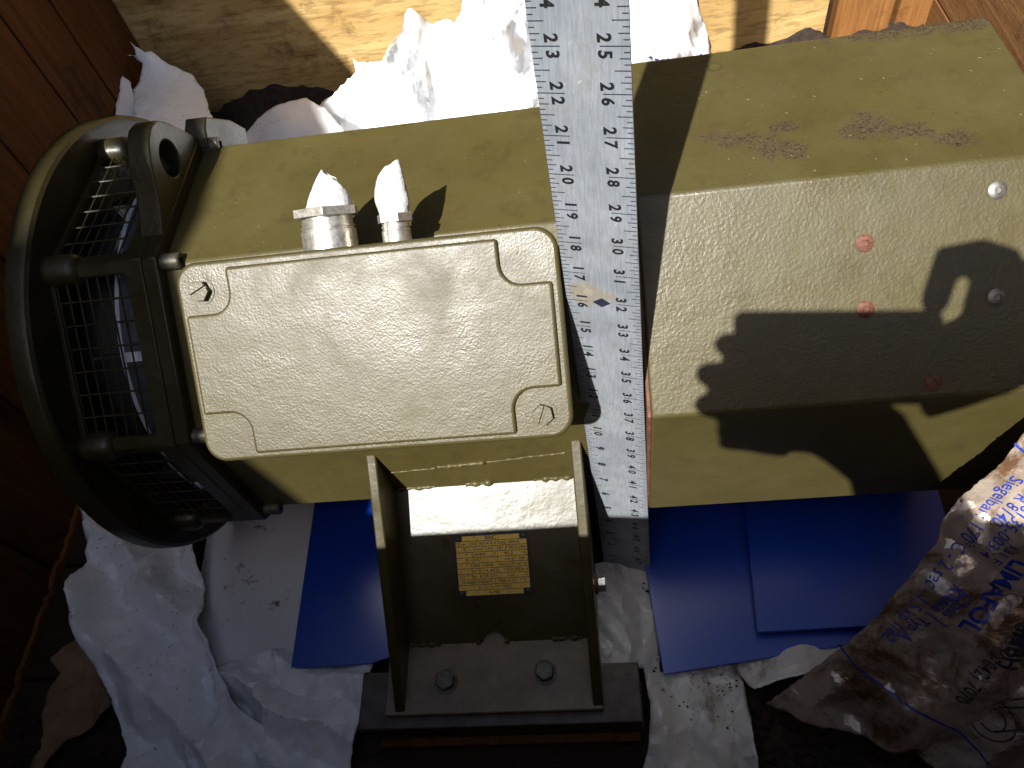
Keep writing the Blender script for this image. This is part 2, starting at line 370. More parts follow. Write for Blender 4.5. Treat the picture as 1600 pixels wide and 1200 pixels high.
# soil heaped along the back wall and crumbs about the floor
def heightfield(name, x0, x1, y0, y1, nx, ny, fn, mat):
    v = [(x0+(x1-x0)*i/nx, y0+(y1-y0)*j/ny) for j in range(ny+1) for i in range(nx+1)]
    mb = MB(); mb.add([(a, b, fn(a, b)) for a, b in v], [(j*(nx+1)+i, j*(nx+1)+i+1, (j+1)*(nx+1)+i+1, (j+1)*(nx+1)+i) for j in range(ny) for i in range(nx)])
    return mb.build(name, mat, smooth=80)
def soilh(x, y):
    k = max(0, 1-(YB-y)/9.5)
    e = 3.3+1.0*noise.noise(Vector((x*.16, 3, 0)))+.6*noise.noise(Vector((x*.6, 7, 0)))
    if -23 < x < -13: e += 1.3*math.sin((x+23)/10*math.pi)
    return -.1+e*k**1.3+(.35*noise.noise(Vector((x*.9, y*.9, 1)))+.18*noise.noise(Vector((x*2.6, y*2.6, 2))))*min(1, k*3)
so = heightfield('soil', XL+.1, XR-.1, 33.5, YB-.02, 150, 36, soilh, 'soil'); tag(so, 'dark soil heaped along the back wall of the crate', 'soil', kind='stuff')
_b = bmesh.new(); bmesh.ops.create_icosphere(_b, subdivisions=1, radius=1); _b.verts.index_update(); ICO_V = [tuple(v.co) for v in _b.verts]; ICO_F = [tuple(v.index for v in f.verts) for f in _b.faces]; _b.free()
def crumbs(name, spots, label, mat='soil'):
    mb = MB()
    for cx, cy, cz, sx, sy, n, r0, r1 in spots:
        for _ in range(n):
            p = Vector((random.gauss(cx, sx), random.gauss(cy, sy), cz)); r = random.uniform(r0, r1)
            rot = Matrix.Rotation(random.uniform(0, 6.28), 3, Vector((random.random(), random.random(), random.random()+.1)).normalized()); st = Vector((random.uniform(.6, 1.7), random.uniform(.6, 1.2), random.uniform(.5, .9)))
            mb.add([p+Vector([a*b for a, b in zip(rot @ (Vector(v)*random.uniform(.7, 1.25)), st)])*r for v in ICO_V], ICO_F)
    return tag(mb.build(name, mat), label, 'soil crumbs', kind='stuff')
crumbs('soil_crumbs', [(8.5, 4.6, .1, 2.0, 1.1, 700, .03, .2), (1.15, 9.2, .3, .18, .8, 140, .015, .07), (1.0, 6.0, .3, .12, .9, 200, .02, .1), (-23.5, 5, .05, 1.5, 1.5, 120, .05, .2), (-16, 6, .1, 3, 2, 80, .03, .1), (6.5, 7.2, .6, 1.2, .5, 120, .015, .06), (3.2, 6.2, .6, 1.0, .9, 120, .012, .045), (-20, 9, 2.2, 2, 2.5, 60, .01, .035)], 'dark soil crumbs scattered over the crate floor and film')

# ================================================================== crumpled sheets
def tin(pts2, lo, hi, spacing, amp, rng, aniso=1.):
    """random faceted crease field evaluated at pts2"""
    nx = max(3, int((hi[0]-lo[0])/spacing)+3); ny = max(3, int((hi[1]-lo[1])/(spacing*aniso))+3)
    gx, gy = np.meshgrid(np.linspace(lo[0]-spacing, hi[0]+spacing, nx), np.linspace(lo[1]-spacing, hi[1]+spacing, ny))
    P = np.c_[gx.ravel(), gy.ravel()]+rng.uniform(-.48, .48, (nx*ny, 2))*spacing
    hh = rng.uniform(-1, 1, len(P))*amp
    r = delaunay_2d_cdt([Vector(p) for p in P], [], [], 0, 1e-6)
    idx = [o[0] if o else 0 for o in r[3]]
    V_ = np.array([tuple(v) for v in r[0]]); hh = hh[idx]; out = np.zeros(len(pts2)); done = np.zeros(len(pts2), bool)
    for f in r[2]:
        a, b, c = V_[f[0]], V_[f[1]], V_[f[2]]
        d = (b[1]-c[1])*(a[0]-c[0])+(c[0]-b[0])*(a[1]-c[1])
        if abs(d) < 1e-9: continue
        l1 = ((b[1]-c[1])*(pts2[:, 0]-c[0])+(c[0]-b[0])*(pts2[:, 1]-c[1]))/d
        l2 = ((c[1]-a[1])*(pts2[:, 0]-c[0])+(a[0]-c[0])*(pts2[:, 1]-c[1]))/d
        l3 = 1-l1-l2; k = (l1 >= -1e-6) & (l2 >= -1e-6) & (l3 >= -1e-6) & ~done
        out[k] = l1[k]*hh[f[0]]+l2[k]*hh[f[1]]+l3[k]*hh[f[2]]; done |= k
    return out
class Sheet:
    def __init__(s, outline, inner, normal, levels, seed, step=.22, torn=.06, folds=()):
        s.rng = np.random.default_rng(seed); s.levels = levels; s.seed = seed; s.folds = folds
        s.n = Vector(normal).normalized(); s.O = Vector(outline[0])
        ref = Vector((1, 0, 0)); s.e1 = (ref-s.n*ref.dot(s.n)).normalized(); s.e2 = s.n.cross(s.e1)
        pl = lambda p: ((Vector(p)-s.O).dot(s.e1), (Vector(p)-s.O).dot(s.e2), (Vector(p)-s.O).dot(s.n))
        s.pl = pl; C = np.array([pl(p) for p in list(outline)+list(inner)]); s.C = C; n = len(C)
        d = np.linalg.norm(C[:, None, :2]-C[None, :, :2], axis=2)
        K = np.where(d > 0, d*d*np.log(d+1e-12), 0)+np.eye(n)*.6
        A = np.zeros((n+3, n+3)); A[:n, :n] = K; A[:n, n] = 1; A[:n, n+1:] = C[:, :2]; A[n:, :n] = A[:n, n:].T
        s.w = np.linalg.solve(A, np.r_[C[:, 2], 0, 0, 0])
        no = len(outline); loop = []
        for i in range(no):
            a, b = C[i, :2], C[(i+1) % no, :2]; m_ = max(1, int(np.linalg.norm(b-a)/step))
            tang = (b-a)/(np.linalg.norm(b-a)+1e-9); nn = np.array([-tang[1], tang[0]])
            for k in range(m_):
                q = a+(b-a)*k/m_
                j = torn*(2.2*noise.noise(Vector((q[0]*1.1, q[1]*1.1, seed)))+s.rng.uniform(-.5, .5))
                loop.append(q+nn*j)
        s.lo, s.hi = C[:, :2].min(0), C[:, :2].max(0)
        gx, gy = np.meshgrid(np.arange(s.lo[0], s.hi[0], step), np.arange(s.lo[1], s.hi[1], step))
        G = np.c_[gx.ravel(), gy.ravel()]; G = G+s.rng.uniform(-.3, .3, G.shape)*step
        Lp = np.array(loop); ins = np.zeros(len(G), bool)
        for i in range(len(Lp)):
            a, b = Lp[i], Lp[(i+1) % len(Lp)]
            cnd = ((a[1] > G[:, 1]) != (b[1] > G[:, 1]))
            with np.errstate(divide='ignore', invalid='ignore'):
                ins ^= cnd & (G[:, 0] < (b[0]-a[0])*(G[:, 1]-a[1])/(b[1]-a[1])+a[0])
        G = G[ins]
        dm = np.min(np.linalg.norm(G[:, None]-Lp[None], axis=2), axis=1); G = G[dm > step*.5]
        allp = [Vector(p) for p in Lp]+[Vector(p) for p in G]; nl = len(Lp)
        r = delaunay_2d_cdt(allp, [], [list(range(nl))], 1, 1e-5)
        s.P2 = np.array([tuple(v) for v in r[0]]); s.F = [tuple(f) for f in r[2]]
    def base(s, P):
        n = len(s.C); d = np.linalg.norm(P[:, None]-s.C[None, :, :2], axis=2); K = np.where(d > 0, d*d*np.log(d+1e-12), 0)
        return K@s.w[:n]+s.w[n]+P@s.w[n+1:]
    def h(s, P):
        z = s.base(P)
        for k, (sp, am, an) in enumerate(s.levels): z = z+tin(P, s.lo, s.hi, sp, am, np.random.default_rng(s.seed*10+k), an)
        for ang, ph, wl, am in s.folds:
            q = P[:, 0]*math.cos(ang)+P[:, 1]*math.sin(ang)+ph+.6*np.array([noise.noise(Vector((a*.35, b*.35, s.seed))) for a, b in P])
            z = z+am*(np.abs(((q/wl) % 1)-.5)*4-1)
        return z
    def to3(s, P, off=0.):
        z = s.h(P)
        if s.n.z > .99: z = np.maximum(z, .06+.12*np.abs(np.sin(P[:, 0]*3.1+P[:, 1]*2.3))-s.O.z)
        z = z+off
        return [tuple(s.O+s.e1*a+s.e2*b+s.n*c) for (a, b), c in zip(P, z)]
    def build(s, name, mat, label, cat, group=None, thick=0.012):
        mb = MB(); v3 = s.to3(s.P2)
        mb.add(v3, s.F); o = mb.build(name, mat, smooth=24)
        sd = o.modifiers.new('thickness', 'SOLIDIFY'); sd.thickness = thick*IN; sd.offset = -1
        return tag(o, label, cat, group)
FLAT = (0, 0, 1)
S1a = [(-25.4, 16.22, 1.5), (-24.37, 15.18, 1.4), (-21.29, 13.9, 1.2), (-18.93, 13.9, 1.0), (-18.07, 10.7, 0.9), (-17.52, 9.42, 0.9), (-16.62, 7.7, 0.8), (-15.36, 6.19, 0.7), (-13.91, 5.23, 0.5), (-12.64, 3.2, 0.4), (-19.31, 3.2, 0.6), (-20.5, 5.79, 1.0), (-21.36, 7.43, 1.6), (-22.3, 8.75, 2.6), (-23.29, 10.97, 3.0), (-23.76, 12.52, 2.4)]
S1ai = [(-21.13, 11.57, 1.5), (-19.63, 9.9, 1.9), (-18.32, 7.92, 1.2), (-18.18, 5.75, 0.9), (-20.91, 9.75, 2.1), (-18.91, 11.73, 1.4)]
Sheet(S1a, S1ai, FLAT, [(1.6, .55, 1), (.65, .22, 1), (.3, .05, 1)], 5, .14, .03, folds=[(.85, .2, 2.7, .55), (.35, .9, 1.5, .16)]).build('film_sheet', 'foil', 'large crumpled white film sheet on the floor below the round fan end', 'plastic film')
S1b = [(-17.3, 7.9, 0.3), (-15.49, 8.5, 0.35), (-13.54, 8.7, 0.2), (-11.21, 8.7, 0.2), (-10.1, 8.7, 0.2), (-10.17, 6.57, 1.0), (-10.5, 5.1, 0.8), (-11.0, 3.2, 0.3), (-13.68, 3.2, 0.4), (-15.2, 5.5, 0.3)]
S1bi = [(-13.76, 6.7, 1.3), (-12.05, 6.95, 1.0), (-11.39, 5.76, 1.1), (-13.24, 5.6, 1.0)]
Sheet(S1b, S1bi, FLAT, [(1.2, .50, 1), (.5, .20, 1), (.26, .04, 1)], 9, .12, .03, folds=[(1.2, .3, 1.9, .35)]).build('film_sheet', 'foil', 'rumpled white film bunched up below the left blue sheet', 'plastic film')
S4 = [(-0.83, 11.7, 0.12), (1.07, 12.2, 0.12), (1.45, 11.21, 0.2), (1.45, 7.17, 0.35), (2.91, 7.9, 0.1), (4.38, 8.1, 0.1), (4.51, 6.32, 0.5), (4.5, 5.22, 0.4), (4.48, 3.0, 0.3), (0.1, 3.0, 0.3), (0.75, 4.61, 0.8), (0.9, 5.9, 0.9), (0.82, 7.3, 0.4), (-1.0, 7.45, 0.1)]
S4i = [(1.18, 5.41, 1.1), (2.18, 5.71, 0.5), (3.01, 5.17, 0.9), (0.62, 9.51, 0.15), (1.32, 9.34, 0.5), (1.75, 4.19, 0.5)]
Sheet(S4, S4i, FLAT, [(1.0, .26, 1), (.45, .11, 1), (.26, .03, 1)], 13, .11, .03, folds=[(.15, .3, 1.5, .16)]).build('film_sheet', 'foil_dirty', 'dirty white film strip running down from the foot of the ruler', 'plastic film')
S5 = [(3.66, 8.3, 0.05), (4.69, 8.6, 0.05), (7.88, 9.3, 0.05), (9.24, 9.4, 0.05), (8.97, 7.53, 0.6), (7.64, 6.85, 1.2), (5.72, 6.51, 1.3), (4.75, 6.3, 0.8), (4.6, 6.6, 0.5)]
Sheet(S5, [], FLAT, [(1.0, .16, 1), (.45, .07, 1)], 17, .14).build('film_sheet', 'foil_dirty', 'short muddy film scrap curling under the right blue sheets', 'plastic film')
S7 = [(-24.01, 8.35, 1.6), (-23.46, 9.37, 1.2), (-22.81, 8.72, 1.2), (-22.14, 8.06, 1.0), (-21.12, 6.59, 0.5), (-22.19, 5.65, 0.6), (-23.03, 5.32, 0.6), (-24.11, 3.55, 0.5), (-24.9, 3.6, .4), (-23.82, 4.96, 0.6), (-24.0, 6.3, 1.4), (-23.55, 7.78, 1.4)]
Sheet(S7, [], FLAT, [(.9, .34, 1), (.4, .10, 1)], 19, .11, .03).build('paper_scrap', 'brownpaper', 'torn scrap of brown paper lying near the left wall', 'paper')
BN = (0, -.55, .83)
S9 = [(-17.5, 33.0, 6.3), (-16.4, 35.5, 6.6), (-14.66, 37, 7.26), (-13.48, 38, 6.72), (-12.8, 40, 6.3), (-13.0, 41.3, 6.6), (-10.89, 41.8, 7.0), (-8.83, 42.1, 7.6), (-6.7, 42.6, 8.6), (-3, 42.9, 11), (6.82, 42.8, 10), (7.0, 42.5, 7.53), (7.21, 42.2, 6.25), (8.09, 41, 5.65), (7.9, 37, 4.6), (5, 33, 3.5), (-1.66, 31, 4), (-9.47, 30, 4)]
S9i = [(-6.95, 39, 7.56), (-9.71, 37, 7.69), (-4.73, 40, 7.79), (-2.53, 36, 7.9), (-7.12, 34, 7.6), (-4.49, 33.5, 7.2), (-11.16, 36, 7.38), (2, 38, 7.2), (1.5, 34, 6.6)]
bf = Sheet(S9, S9i, FLAT, [(2.8, .50, 1), (1.1, .14, 1), (.45, .03, 1)], 23, .17, .05, folds=[(-.55, .9, 3.4, 1.25), (-.3, .1, 1.45, .30)])
bfo = bf.build('film_sheet', 'foil_back', 'bright white film draped over the back of the crate behind the ruler', 'plastic film')
S9c = [(-17.31, 32, 8.9), (-16.29, 33, 9.3), (-14.96, 33.5, 9.59), (-13.76, 34, 9.37), (-12.78, 33.5, 9.01), (-11.7, 32, 8.61), (-10.77, 29, 7.5), (-17.2, 29, 7.6)]
Sheet(S9c, [(-14.5, 31.5, 9.6)], BN, [(1.6, .2, 1), (.6, .05, 1)], 29, .2).build('film_sheet', 'foil_clear', 'milky rounded film flap just above the left top edge of the body', 'plastic film')
S8 = [(-25.41, 41, 8.63), (-25.89, 41.4, 8.86), (-26.4, 41.6, 8.98), (-25.72, 41.4, 9.0), (-25.91, 41.8, 9.64), (-25.15, 41.4, 9.0), (-24.7, 41.6, 8.89), (-24.0, 41.2, 8.12), (-22.89, 41, 7.41), (-22.1, 40, 7.01), (-20.3, 35.5, 6.2), (-22.4, 33, 6.8), (-24.53, 35, 7.4), (-25.96, 39.5, 7.91)]
Sheet(S8, [(-23.6, 38, 7.8)], BN, [(1.8, .22, 1), (.7, .06, 1)], 31, .2).build('film_scrap', 'foil', 'torn white film scrap with frayed tips in the back left corner', 'plastic film')
S8b = [(-26.3, 39.2, 7.6), (-26.35, 40.2, 8.11), (-26.2, 40.6, 7.93), (-25.9, 40.4, 7.46), (-25.4, 39, 7.18), (-24.6, 36, 6.6), (-26.3, 36, 6.8)]
Sheet([(x-.15+.0*y, y-.5, z+.55) for x, y, z in S8b], [], BN, [(.9, .12, 1)], 37, .15).build('film_scrap', 'foil_clear', 'small cloudy film scrap with a blue line against the left wall', 'plastic film')
# printed film at the right
S6 = [(12.55, 11.60, 11.09), (12.2, 11.25, 10.43), (11.67, 10.79, 9.67), (10.98, 10.23, 8.75), (10.26, 9.75, 7.89), (10.13, 9.14, 7.22), (9.41, 8.41, 6.13), (8.52, 7.6, 4.85), (7.39, 6.88, 3.54), (6.18, 6.1, 2.12), (5.02, 5.58, 0.99), (6.34, 5.07, 1.2), (7.7, 4.54, 1.42), (9.53, 3.77, 1.64), (10.75, 2.9, 1.45), (13.9, 2.3, 2.6), (15.5, 5.0, 5.8), (15, 7.75, 8.3), (13.8, 10.2, 10.3)]
PN = (-.36, -.65, .67)
pf = Sheet(S6, [], PN, [(1.5, .46, 1), (.65, .15, 1), (.28, .03, 1)], 41, .11, .04, folds=[(2.4, .2, 2.3, .16)])
pfo = pf.build('printed_film', 'foil_print', 'wrinkled silvery film with blue printed lettering at the lower right', 'plastic film')
def subdiv(v, f, maxlen):
    bm = bmesh.new(); bv = [bm.verts.new((a, b, 0)) for a, b in v]
    for q in f:
        try: bm.faces.new([bv[i] for i in q])
        except ValueError: pass
    bmesh.ops.triangulate(bm, faces=bm.faces)
    for _ in range(4):
        es = [e for e in bm.edges if e.calc_length() > maxlen]
        if not es: break
        bmesh.ops.subdivide_edges(bm, edges=es, cuts=1); bmesh.ops.triangulate(bm, faces=bm.faces)
    bm.verts.index_update(); out = [(x.co.x, x.co.y) for x in bm.verts], [tuple(y.index for y in q.verts) for q in bm.faces]; bm.free(); return out
def print_on(sheet, parent, body, a3, b3, mat, bold=0., fixed=None, name='printed_line'):
    a, b = np.array(sheet.pl(a3)[:2]), np.array(sheet.pl(b3)[:2]); L = np.linalg.norm(b-a); d = (b-a)/L; up = np.array([-d[1], d[0]])
    v, f = text_mesh(body, 1., bold, 'LEFT'); xs = [p[0] for p in v]; sc = L/(max(xs)-min(xs)); x0 = min(xs)
    sy = fixed/1. if fixed else sc
    v = [((x-x0)*sc, y*sy) for x, y in v]; v, f = subdiv(v, f, .14)
    P = np.array([a+d*x+up*y for x, y in v]); mb = MB(); mb.add(sheet.to3(P, .022), f)
    o = mb.build(name, mat, parent); return o
for body, a3, b3, mat, bold, fx in (
        ('Siegelbar: 170°C - 2 sec - 1,5 kp 1/82', (12.09, 10.31, 9.42), (8.78, 6.98, 4.38), 'ink', .006, .58),
        ('Klasse 1 Typ A', (10.7, 8.04, 6.46), (9.22, 6.92, 4.56), 'ink', .008, .58), ('Class 1', (10.91, 7.84, 6.37), (10.25, 7.21, 5.4), 'ink', .006, .58),
        ('R 8140', (12.25, 9.8, 9.01), (11.61, 9.29, 8.16), 'ink', .006, .45), ('8135-003/4', (12.37, 9.53, 8.81), (11.32, 8.63, 7.36), 'ink', .006, .45), ('131 F', (12.05, 8.72, 7.85), (11.6, 8.37, 7.26), 'ink', .01, .45),
        ('LIMAFOL', (12.27, 8.24, 7.49), (10.88, 6.92, 5.45), 'ink', .03, .8), ('GMBH', (12.45, 6.82, 6.2), (11.91, 5.9, 5.0), 'inkdark', .03, .8), ('F: (07042) 7070', (11.91, 6.67, 5.77), (10.75, 5.18, 3.68), 'inkdark', .006, .6)):
    print_on(pf, pfo, body, a3, b3, mat, bold, fx)
def line_on(sheet, parent, pts3, w, mat, name='printed_line', closed=False):
    Q = np.array([sheet.pl(p)[:2] for p in pts3]); out = []
    m_ = len(Q) if closed else len(Q)-1
    for i in range(m_):
        a, b = Q[i], Q[(i+1) % len(Q)]; k = max(2, int(np.linalg.norm(b-a)/.1)); out += [a+(b-a)*t/k for t in range(k)]
    if not closed: out.append(Q[-1])
    out = np.array(out); tg = np.gradient(out, axis=0); tg /= np.linalg.norm(tg, axis=1)[:, None]+1e-9; nn = np.c_[-tg[:, 1], tg[:, 0]]*w/2
    P = np.r_[out+nn, out-nn]; n = len(out); mb = MB(); r_ = range(n if closed else n-1)
    mb.add(sheet.to3(P, .022), [(i, (i+1) % n, n+(i+1) % n, n+i) for i in r_]); return mb.build(name, mat, parent)
line_on(pf, pfo, [(7.39, 6.98, 3.64), (7.94, 6.34, 3.31), (8.72, 5.7, 3.1), (9.84, 5.01, 3.03), (10.75, 4.25, 2.77), (11.53, 3.39, 2.35)], .07, 'ink')
line_on(pf, pfo, [(12.0, 11.15, 10.14), (12.41, 10.65, 9.93), (12.9, 10.3, 9.9)], .07, 'ink')
lc = Vector(pf.to3(np.array([pf.pl((11.62, 4.45, 3.43))[:2]]))[0])
for rr in (.34, .62):
    pts = [lc+(pf.e1*math.cos(a)+pf.e2*math.sin(a))*rr for a in [math.radians(200+250*k/24) for k in range(25)]]
    line_on(pf, pfo, pts, .05, 'inkdark', 'printed_logo')
for off in (.34, .62, -.34):
    a0 = lc+pf.e1*.0+pf.e2*off; line_on(pf, pfo, [a0, a0+pf.e1*.9+pf.e2*.35], .05, 'inkdark', 'printed_logo')
# blue lines on the scraps behind
line_on(bf, bfo, [(2.6, 36.0, 7), (4.4, 37.6, 7), (6.0, 38.6, 7), (7.4, 40.0, 6)], .09, 'ink')
# flat sheets
def flat_sheet(name, poly, z0, z1, mat, label, cat, group=None):
    return tag(MB().prism(poly, z0, z1, wid).build(name, mat, None, .02), label, cat, group)
flat_sheet('foam_sheet', [(-19.2, 16.5), (-18.6, 8.2), (-12.5, 7.7), (-12.2, 17.0)], .02, .30, 'foam', 'speckled pale grey foam sheet on the floor beside the left blue sheet', 'foam sheet')
flat_sheet('blue_sheet', [(-13.72, 20.0), (-13.54, 7.70), (-10.15, 7.78), (-9.0, 8.1), (-8.9, 20.0)], .72, .88, 'bluecard', 'long dark blue sheet just left of the mounting foot', 'blue sheet', 'blue sheets under the generator')
flat_sheet('blue_sheet', [(1.29, 10.97), (1.53, 6.98), (9.8, 7.95), (9.8, 20), (.9, 20)], .56, .72, 'bluecard', 'lower blue sheet right of the ruler with its front corner showing', 'blue sheet', 'blue sheets under the generator')
flat_sheet('blue_sheet', [(5.23, 8.27), (9.6, 8.32), (13.2, 8.6), (13.6, 19), (6.0, 19), (5.58, 13.1)], 1.12, 1.30, 'bluecard', 'upper blue sheet lying across the other one below the end housing', 'blue sheet', 'blue sheets under the generator')
flat_sheet('support_strip', [(8.5, 9.8), (11, 9.8), (11, 18), (8.5, 18)], .73, 1.11, 'floorwood', 'dark wooden strip between the two right blue sheets', 'strip')

# ================================================================== rail under the foot
rail = thing('support_rail', 'dark steel rail on a wooden strip under the mounting foot', 'rail', (-4.6, 6, 0))
MB().box(-9.85, .58, 4.98, 7.05, .62, 2.53).build('steel_bar', plain('rail_steel', (.085, .066, .048, 1), .5, .3, .5, 60, .0004, 200), rail, .06)
MB().box(-9.5, .45, 4.7, 7.2, .02, .6).build('wooden_strip', 'rawwood', rail, .05)

# ================================================================== generator
gen = thing('generator', 'olive green electric generator with octagonal body, fan guard and terminal box', 'generator', (-2, YA, 0))
MB().prism(octa(DB), -13.6, 1.5, axial).build('body', 'paint', gen, .06)
hs = MB().prism(octa(DE), 1.46, 13.1, axial).build('end_housing', 'encl', gen, .09, seg=3); tag(hs, 'larger octagonal end housing with worn paint')
MB().ring(octa(DE-.03), octa(DB+.05), 1.36, 1.455, axial).build('housing_edge', 'primer', gen)
f45, f90, f0 = face(45), face(90), face(0)
for k, (x, s_, m_) in enumerate(((7.66, 1.32, 'rust'), (7.66, -.53, 'rust'), (11.14, 2.39, 'steel'), (11.16, -.52, 'steel'), (9.49, -2.82, 'rust'))):
    fr = (lambda x, s_: lambda a, b, d: f45(x+a, s_+b, DE+d))(x, s_)
    sc_ = MB().lathe([(-.02, .25), (.03, .25), (.06, .20), (.075, .10), (.045, .085), (.04, .001)], fr, 20).build('screw', m_, hs)
    MB().ring(circ(.29, 20), circ(.245, 20), -.01, .012, fr).build('screw_rim', 'encl', sc_)
# ---- fan end
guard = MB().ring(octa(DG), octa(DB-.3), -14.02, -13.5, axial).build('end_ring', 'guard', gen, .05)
fanp = MB()
def tube_ring(x0, x1, r0, r1, seg=72):
    return MB().ring([(r1*math.cos(2*math.pi*k/seg), r1*math.sin(2*math.pi*k/seg)) for k in range(seg)], [(r0*math.cos(2*math.pi*k/seg), r0*math.sin(2*math.pi*k/seg)) for k in range(seg)], x0, x1, axial)
flange = MB()
seg = 96; prof = [(-17.28, 6.6), (-17.28, 8.45), (-17.22, 8.66), (-17.30, 8.78), (-17.45, 8.82), (-17.9, 8.82), (-17.98, 8.74), (-17.98, 6.6)]
vs_ = [axial(r*math.cos(2*math.pi*k/seg), r*math.sin(2*math.pi*k/seg), d) for d, r in prof for k in range(seg)]
n = len(prof); flange.add(vs_, [(i*seg+k, i*seg+(k+1) % seg, ((i+1) % n)*seg+(k+1) % seg, ((i+1) % n)*seg+k) for i in range(n) for k in range(seg)])
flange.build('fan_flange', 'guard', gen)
hf = DG*T8
for k in range(8):
    fr = face(45*k)
    inner = rrect(-17.1, -14.6, -2.66, 2.66, .2, 3); ni = len(inner)
    def proj_out(p):
        cx, cy = -15.65, 0; dx, dy = p[0]-cx, p[1]-cy
        t = min((1.63/abs(dx)) if abs(dx) > 1e-6 else 1e9, ((hf-.005)/abs(dy)) if abs(dy) > 1e-6 else 1e9); return (cx+dx*t, cy+dy*t)
    # outer loop: corners included by snapping the nearest points
    outer = [proj_out(p) for p in inner]
    for cx, cy in ((-14.02, hf-.005), (-17.28, hf-.005), (-17.28, -hf+.005), (-14.02, -hf+.005)):
        j = min(range(ni), key=lambda q: (outer[q][0]-cx)**2+(outer[q][1]-cy)**2); outer[j] = (cx, cy)
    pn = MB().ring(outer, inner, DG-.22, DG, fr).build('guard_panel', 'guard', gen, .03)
    if k in (0, 1, 2, 3):
        gr = MB(); nx, ns = 7, 7
        for i in range(0, nx+1):
            x = -17.1+2.5*i/nx; gr.tube([fr(x, -2.7, DG-.13), fr(x, 2.7, DG-.13)], .032, 6)
        for j in range(0, ns+1):
            s_ = -2.66+5.32*j/ns; gr.tube([fr(-17.1, s_, DG-.10), fr(-14.58, s_, DG-.10)], .036, 6)
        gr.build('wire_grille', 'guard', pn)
R8 = DG/math.cos(math.pi/8)
for k in range(8):
    a = math.radians(22.5+45*k); cy, cz = (R8-.28)*math.cos(a), (R8-.28)*math.sin(a)
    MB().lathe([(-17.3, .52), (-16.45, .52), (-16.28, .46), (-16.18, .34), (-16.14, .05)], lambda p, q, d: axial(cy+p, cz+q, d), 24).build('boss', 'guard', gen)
    rb = DB/math.cos(math.pi/8)+.08; cy2, cz2 = rb*math.cos(a), rb*math.sin(a)
    bo = MB().lathe([(-13.55, .27), (-12.92, .27), (-12.88, .24), (-12.88, .13), (-13.1, .12), (-13.1, .01)], lambda p, q, d: axial(cy2+p, cz2+q, d), 20).build('socket_bolt', 'bolt', gen)
# lifting eye
lug = [(16.9, 15.7), (17.6, 15.9), (18.1, 16.2), (18.7, 16.9), (19.3, 17.5), (19.9, 17.85), (20.5, 17.95), (21.0, 17.8), (21.4, 17.4), (21.9, 16.7), (22.25, 16.2), (22.6, 16.2), (22.9, 16.75), (23.3, 16.85), (23.9, 16.2), (24.0, 15.0), (22.6, 15.6), (21.2, 15.6), (20.2, 15.6), (18.6, 15.6)]
lh = []
cxh, czh, rh = 20.25, 16.75, .60
nl_ = 40; mbl = MB()
# eye plate with a hole: ring between circle and outline resampled by angle
outl = []
for k in range(nl_):
    a = 2*math.pi*k/nl_; dx, dz = math.cos(a), math.sin(a); best = 1e9
    arch = [(17.3, 15.75), (18.1, 16.15), (18.8, 16.95), (19.3, 17.5), (19.8, 17.85), (20.3, 17.98), (20.8, 17.85), (21.25, 17.45), (21.8, 16.75), (22.3, 16.1), (22.3, 15.6), (17.3, 15.6)]
    for i in range(len(arch)):
        (x1, y1), (x2, y2) = arch[i], arch[(i+1) % len(arch)]
        ex, ey = x2-x1, y2-y1; det = dx*(-ey)+dz*ex
        if abs(det) < 1e-9: continue
        t = ((x1-cxh)*(-ey)+(y1-czh)*ex)/det; u_ = (dx*(y1-czh)-dz*(x1-cxh))/det
        if t > 0 and 0 <= u_ <= 1: best = min(best, t)
    outl.append((cxh+dx*best, czh+dz*best))
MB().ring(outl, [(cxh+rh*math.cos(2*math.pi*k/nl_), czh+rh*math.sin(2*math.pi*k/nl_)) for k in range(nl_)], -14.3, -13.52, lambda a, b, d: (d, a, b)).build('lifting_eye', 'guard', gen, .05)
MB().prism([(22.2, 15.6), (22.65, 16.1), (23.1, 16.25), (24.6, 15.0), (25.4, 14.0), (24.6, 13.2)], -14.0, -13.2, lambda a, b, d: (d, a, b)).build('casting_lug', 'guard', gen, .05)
# fan behind the guard
MB().lathe([(-17.9, 5.9), (-15.78, 5.9)], axial, 48).build('fan_hub', 'dark', gen)  # hub enlarged to a dark drum so the guard windows look black
MB().lathe([(-17.95, 6.8), (-17.75, 6.8)], axial, 48).build('dark_end_disc', 'dark', gen)  # dark disc added to block the view out through the open end
MB().lathe([(-17.2, 3.2), (-13.6, 3.2)], axial, 32).build('rotor', 'dark', gen)
MB().ring(circ(6.7, 64), circ(3.1, 64), -14.5, -14.4, axial).build('fan_backplate', 'fan', gen)
MB().ring(circ(6.75, 72), circ(6.55, 72), -15.55, -14.45, axial).build('fan_shroud', 'fan', gen)
tube_ring(-15.72, -15.56, 6.2, 6.72).build('fan_rim', 'fanrim', gen)
for k in range(14):
    a = 2*math.pi*k/14+.12; ca, sa = math.cos(a), math.sin(a)
    MB().box(6.78, 6.95, -.16, .16, -15.4, -14.45, lambda r, tt, d: axial(r*ca-tt*sa, r*sa+tt*ca, d)).build('balance_clip', 'fanrim', gen)
    MB().box(3.2, 6.5, -.05, .05, -16.9, -15.75, lambda r, tt, d: axial(r*ca-tt*sa, r*sa+tt*ca, d)).build('fan_blade', 'dark', gen)

